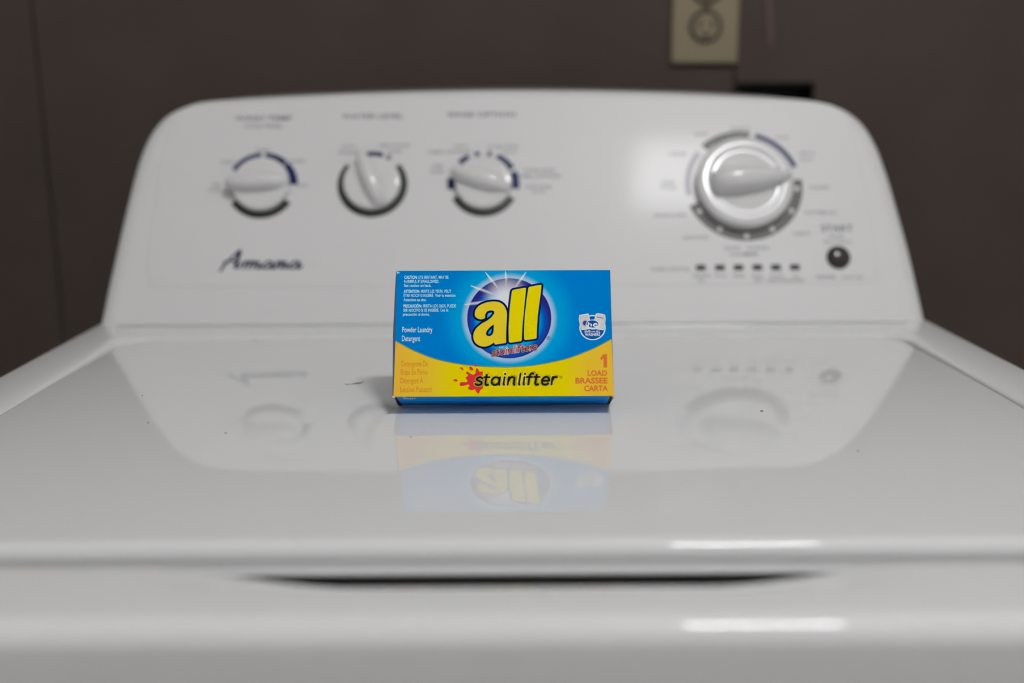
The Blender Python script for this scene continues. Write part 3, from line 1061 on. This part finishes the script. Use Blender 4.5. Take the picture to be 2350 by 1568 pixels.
# bottom panel, its fine print, the open fold at either end and the frayed paper at the corners
class Under:
    side = 1
    def __init__(self, n):
        self.n = n

    def __call__(self, x, y):
        return mm(x, -BD + y, -self.n)
v = [mm(-BW + 1.6, -BD + .2, -.10), mm(BW - 2.4, -BD + .2, -.10), mm(BW - 2.0, -.5, -.16), mm(-BW + 3.0, -.5, -.16)]
v += [p + mm(0, 0, .25) for p in v]
mesh_obj('bottom_flap', v, [(0, 3, 2, 1), (4, 5, 6, 7), (0, 1, 5, 4), (1, 2, 6, 5), (2, 3, 7, 6), (3, 0, 4, 7)], blue_card, bx)
for s_ in (-1, 1):
    v = [mm(s_ * (BW - .5), -BD + .3, -.06), mm(s_ * (BW - 1.7), -BD + .3, -.09), mm(s_ * (BW - 2.9), -.3, -.12), mm(s_ * (BW - .4), -.3, -.06)]
    mesh_obj('open_fold', v, [(0, 1, 2, 3) if s_ < 0 else (3, 2, 1, 0)], card_dark, bx)
    for y, dx in ((-BD + .1, .3), (-3.4, .9)):
        pts = [mm(s_ * (BW + dx - .3), y, .9), mm(s_ * (BW + dx + .5), y - .2, .2), mm(s_ * (BW + dx - .1), y - .5, -.5), mm(s_ * (BW + dx - 1.6), y + .2, -.35), mm(s_ * (BW + dx - .9), y + 1.6, -.4), mm(s_ * (BW + dx - .6), y - .3, .3)]
        mesh_obj('frayed_corner', pts, [(0, 1, 5), (1, 2, 5), (2, 3, 5), (3, 4, 5), (4, 0, 5), (0, 4, 3), (1, 0, 3), (2, 1, 3)], raw_card, bx)
    # paper edge of the side panel seen end-on
    v = [mm(s_ * (BW - .1), -BD + .1, -.05), mm(s_ * (BW + .45), -BD + .6, -.05), mm(s_ * (BW + .4), -BD * .55, -.06), mm(s_ * (BW - .35), -BD * .5, -.06)]
    v += [p + mm(0, 0, .3) for p in v]
    mesh_obj('paper_edge', v, [(0, 3, 2, 1), (4, 5, 6, 7), (0, 1, 5, 4), (1, 2, 6, 5), (2, 3, 7, 6), (3, 0, 4, 7)], raw_card, bx)
# scuffed top corner of the front
v = [mm(-BW + .2, -BD - .06, BH - .3), mm(-BW + .5, -BD - .06, BH - 2.2), mm(-BW + 1.2, -BD - .06, BH - 1.4), mm(-BW + 1.9, -BD - .06, BH - 2.0), mm(-BW + 1.7, -BD - .06, BH - 1.0), mm(-BW + 1.0, -BD - .06, BH - .6)]
mesh_obj('scuffed_corner', v, [(5, 0, 1, 2), (5, 2, 3, 4)], ink_mat('scuff_ink', (150, 190, 205)), bx)
fl = Flat()
put_text(fl, 'Sun', -57.5, -50.4, .2, 5.2, .03, up=1)
fine = Flat()
for row, (xa, xb, y) in enumerate(((-57, -11, 9.2), (-56.5, -13, 13.4), (-6, 33, 3.4), (-7, 44, 7.6), (-6, 52, 11.6))):
    x = xa
    while x < xb:
        L = random.uniform(.7, 3.2)
        fine.stroke([(x, y), (min(x + L, xb), y)], 2.3 if row > 1 else 1.9, caps=False)
        x += L + random.uniform(.35, .7)
class Under2(Under):
    def __call__(self, x, y):
        # reads upright when the carton is seen from the front: rows run from the front edge to the back
        return mm(x, -BD + y, -self.n)
fl2 = Flat()
for (x, y) in fl.v:
    fl2.v.append((x, 5.6 - y))
fl2.f = fl.f
fl2.build('bottom_print', Under2(.2), ink_mat('bottom_print_ink', (140, 190, 215)), bx)
o = fine.build('fine_print', Under2(.2), ink_mat('fine_print_ink', (40, 150, 215)), bx)
o['kind'] = 'stuff'
# settle the carton on the lid
bpy.context.view_layer.update()
drop = 1.0
for c_ in bx.children:
    for vv_ in c_.data.vertices:
        p_ = bx.matrix_world @ vv_.co
        drop = min(drop, p_.z - lid_z(p_.x, p_.y))
bx.location.z -= drop - .00006
# card flap folded out behind as the prop that the carton leans on
a = LEAN
def leaned(Y, Z):
    """World offset (back, up) in mm to the carton's own axes."""
    return (Y * math.cos(a) - Z * math.sin(a), Y * math.sin(a) + Z * math.cos(a))
top = (0.05, 52.0)
ft = leaned(47.0, .1)
v = [mm(-30, top[0], top[1]), mm(30, top[0], top[1]), mm(30, *ft), mm(-30, *ft)]
v += [p + mm(0, .4, .3) for p in v]
mesh_obj('back_flap', v, [(0, 1, 2, 3), (7, 6, 5, 4), (0, 4, 5, 1), (1, 5, 6, 2), (2, 6, 7, 3), (3, 7, 4, 0)], kraft, bx)

# ------------------------------------------------------------------ wall outlet
ow = thing('wall_outlet', 'ivory duplex wall outlet plate on the brown wall above the washer console', 'outlet', (.2035, BACK, .2748), world=True)
OX, OZ = .2035, .2748
pv = []
bevel_box('cover_plate', (OX - .0352, OX + .0352, BACK - .0065, BACK, OZ - .0572, OZ + .0572), ivory, ow, .0028, 3)
Yp = BACK - .0065
for dz in (-.0195, .0195):
    cpt = Vector((OX, Yp, OZ + dz))
    ax, ez = Vector((0, -1, 0)), Vector((0, 0, 1))
    pv, pf = lathe([(.0174, .0001), (.0174, .0004), (.0130, .0004)], cpt, ax, Vector((1, 0, 0)), ez, 40)
    mesh_obj('socket_gap', pv, pf, slot_dark, ow)
    pv, pf = lathe([(.0136, .0003), (.0136, .0016), (.0130, .0022), (.0005, .0022)], cpt, ax, Vector((1, 0, 0)), ez, 40)
    sk = mesh_obj('socket_face', pv, pf, ivory, ow)
    for sx, hh in ((-1, .0046), (1, .0040)):
        v, f = box_vf(OX + sx * .0066 - .0013, OX + sx * .0066 + .0013, Yp - .0026, Yp - .0018, OZ + dz + .0026 - hh, OZ + dz + .0026 + hh)
        mesh_obj('slot', v, f, slot_dark, sk)
    pv, pf = lathe([(.0030, .0019), (.0030, .0026), (.0002, .0026)], cpt + Vector((0, 0, -.0085)), ax, Vector((1, 0, 0)), ez, 16)
    mesh_obj('ground_hole', pv, pf, slot_dark, sk)
pv, pf = lathe([(.0040, 0), (.0040, .0007), (.0030, .0014), (.0004, .0016)], Vector((OX, Yp, OZ)), Vector((0, -1, 0)), Vector((1, 0, 0)), Vector((0, 0, 1)), 20)
sr = mesh_obj('screw', pv, pf, screw_mat, ow)
v, f = box_vf(OX - .003, OX + .003, Yp - .0018, Yp - .0014, OZ - .0004, OZ + .0004)
mesh_obj('screw_slot', v, f, slot_dark, sr)

# ------------------------------------------------------------------ strip on the wall
sv = []
for z, hw_, d_ in ((.236, .0030, .0008), (.243, .0042, .0016), (.262, .0046, .0022), (.40, .0046, .0022), (CEIL - .002, .0046, .0022)):
    cx_ = .2742 - (z - .236) * .10 if z < .5 else .258
    sv += [(cx_ - hw_, BACK - .0006, z), (cx_ - hw_ * .6, BACK - d_, z), (cx_ + hw_ * .6, BACK - d_, z), (cx_ + hw_, BACK - .0006, z)]
sf = [(4 * i + k, 4 * i + k + 1, 4 * i + k + 5, 4 * i + k + 4) for i in range(4) for k in range(3)] + [(0, 3, 2, 1)]
tag(mesh_obj('hanging_strip', sv, sf, mat('pinkish_strip_paint', (.115, .078, .072), .6, .3)), 'thin pinkish brown strip running down the brown wall beside the ivory outlet', 'strip')

# ------------------------------------------------------------------ black utility box let into the wall
ub = thing('utility_box', 'black plastic utility box let into the brown wall behind the washer console', 'utility box', ((HX0 + HX1) / 2, BACK, HZ0), world=True)
t_ = .0025
for nm, b_ in (('box_side', (HX0, HX0 + t_, BACK - .001, BACK + .028, HZ0 + .001, HZ1 - .0005)), ('box_side', (HX1 - t_, HX1, BACK - .001, BACK + .028, HZ0 + .001, HZ1 - .0005)),
               ('box_top', (HX0 + t_, HX1 - t_, BACK - .001, BACK + .028, HZ1 - t_ - .0005, HZ1 - .0005)), ('box_bottom', (HX0 + t_, HX1 - t_, BACK - .001, BACK + .028, HZ0 + .001, HZ0 + .001 + t_)),
               ('box_back', (HX0 + t_, HX1 - t_, BACK + .025, BACK + .028, HZ0 + .001 + t_, HZ1 - t_ - .0005))):
    v, f = box_vf(*b_)
    mesh_obj(nm, v, f, black_plastic, ub)

# ------------------------------------------------------------------ ceiling lamp
LX, LY, LS, LSY = .455, -.165, .138, .080
lamp = thing('ceiling_light', 'oblong white ceiling light fixture with a bright frosted diffuser above the washer', 'ceiling light', (LX, LY, CEIL), world=True)
em = bpy.data.materials.new('lit_diffuser')
em.use_nodes = True
nt = em.node_tree
nt.nodes.clear()
e_ = nt.nodes.new('ShaderNodeEmission')
e_.inputs[0].default_value = (1.0, .995, .995, 1)
e_.inputs[1].default_value = LAMP
out_ = nt.nodes.new('ShaderNodeOutputMaterial')
nt.links.new(e_.outputs[0], out_.inputs[0])
v, f = box_vf(LX - LS, LX + LS, LY - LSY, LY + LSY, CEIL - .085, CEIL - .024)
mesh_obj('diffuser', v, f, em, lamp)
v, f = box_vf(LX - LS - .02, LX + LS + .02, LY - LSY - .02, LY + LSY + .02, CEIL - .024, CEIL)
mesh_obj('housing', v, f, shell, lamp)

# ------------------------------------------------------------------ lint and crumbs on the lid
def on_lid(x, y, h=0.):
    return Vector((x, y, lid_z(x, y) + h))


thread = [(-.1095, .6465), (-.1084, .6450), (-.1068, .6446), (-.1060, .6452), (-.1050, .6449), (-.1038, .6462), (-.1020, .6470), (-.1004, .6472), (-.0990, .6476), (-.0986, .6498), (-.0984, .6530)]
wid = [.00008, .00014, .00016, .00010, .00010, .00016, .00027, .00030, .00022, .00016, .00018]
vs, fs = [], []
for i, ((x, y), r) in enumerate(zip(thread, wid)):
    a_, b_ = thread[max(0, i - 1)], thread[min(len(thread) - 1, i + 1)]
    dx, dy = b_[0] - a_[0], b_[1] - a_[1]
    L = math.hypot(dx, dy)
    for k in range(6):
        an = 2 * math.pi * k / 6
        vs.append(on_lid(x - dy / L * r * math.cos(an), y + dx / L * r * math.cos(an), r + r * math.sin(an)))
for i in range(len(thread) - 1):
    fs += [(i * 6 + k, i * 6 + (k + 1) % 6, (i + 1) * 6 + (k + 1) % 6, (i + 1) * 6 + k) for k in range(6)]
tag(mesh_obj('lint_thread', vs, fs, mat('olive_lint', (.085, .11, .035), .9)), 'short olive green lint thread lying on the lid beside the detergent box', 'lint')
crumb_mat = mat('dark_crumb', (.05, .045, .04), .9)
grey_crumb = mat('grey_crumb', (.25, .24, .24), .9)
CR = [(.1415, .5803, .0011, .0005, crumb_mat, 'dark oval crumb on the lid to the right of the box, darkest of the crumbs'),
      (-.057, .5352, .0006, .0005, grey_crumb, 'pale grey crumb on the lid in front of the box'),
      (-.2301, .6222, .0005, .0005, grey_crumb, 'tiny grey crumb at the far left of the lid, leftmost of the specks'),
      (-.2072, .5643, .0006, .0005, grey_crumb, 'tiny grey crumb on the left of the lid, nearer than the leftmost speck'),
      (-.1585, .5444, .0007, .0004, grey_crumb, 'tiny grey crumb on the lid halfway between left speck and box'),
      (.1742, .5099, .0006, .0005, grey_crumb, 'tiny grey crumb on the lid nearest its front edge at right'),
      (-.2005, .790, .0010, .0012, grey_crumb, 'grey smudge-like crumb near the rear edge of the lid below the badge')]
for x, y, a_, b_, m_, lb in CR:
    vs, fs = [], []
    p = on_lid(x, y)
    for j, (rr, hh) in enumerate(((1, 0), (.9, .5), (.45, .9))):
        for k in range(8):
            an = 2 * math.pi * k / 8
            jit = 1 + .2 * math.sin(3 * an + x * 900 + j)
            vs.append(p + Vector((a_ * rr * jit * math.cos(an), b_ * rr * jit * math.sin(an), hh * .0005)))
    for j in range(2):
        fs += [(j * 8 + k, j * 8 + (k + 1) % 8, (j + 1) * 8 + (k + 1) % 8, (j + 1) * 8 + k) for k in range(8)]
    fs.append(tuple(16 + k for k in range(8)))
    tag(mesh_obj('crumb', vs, fs, m_), lb, 'crumb', 'crumbs scattered on the lid')
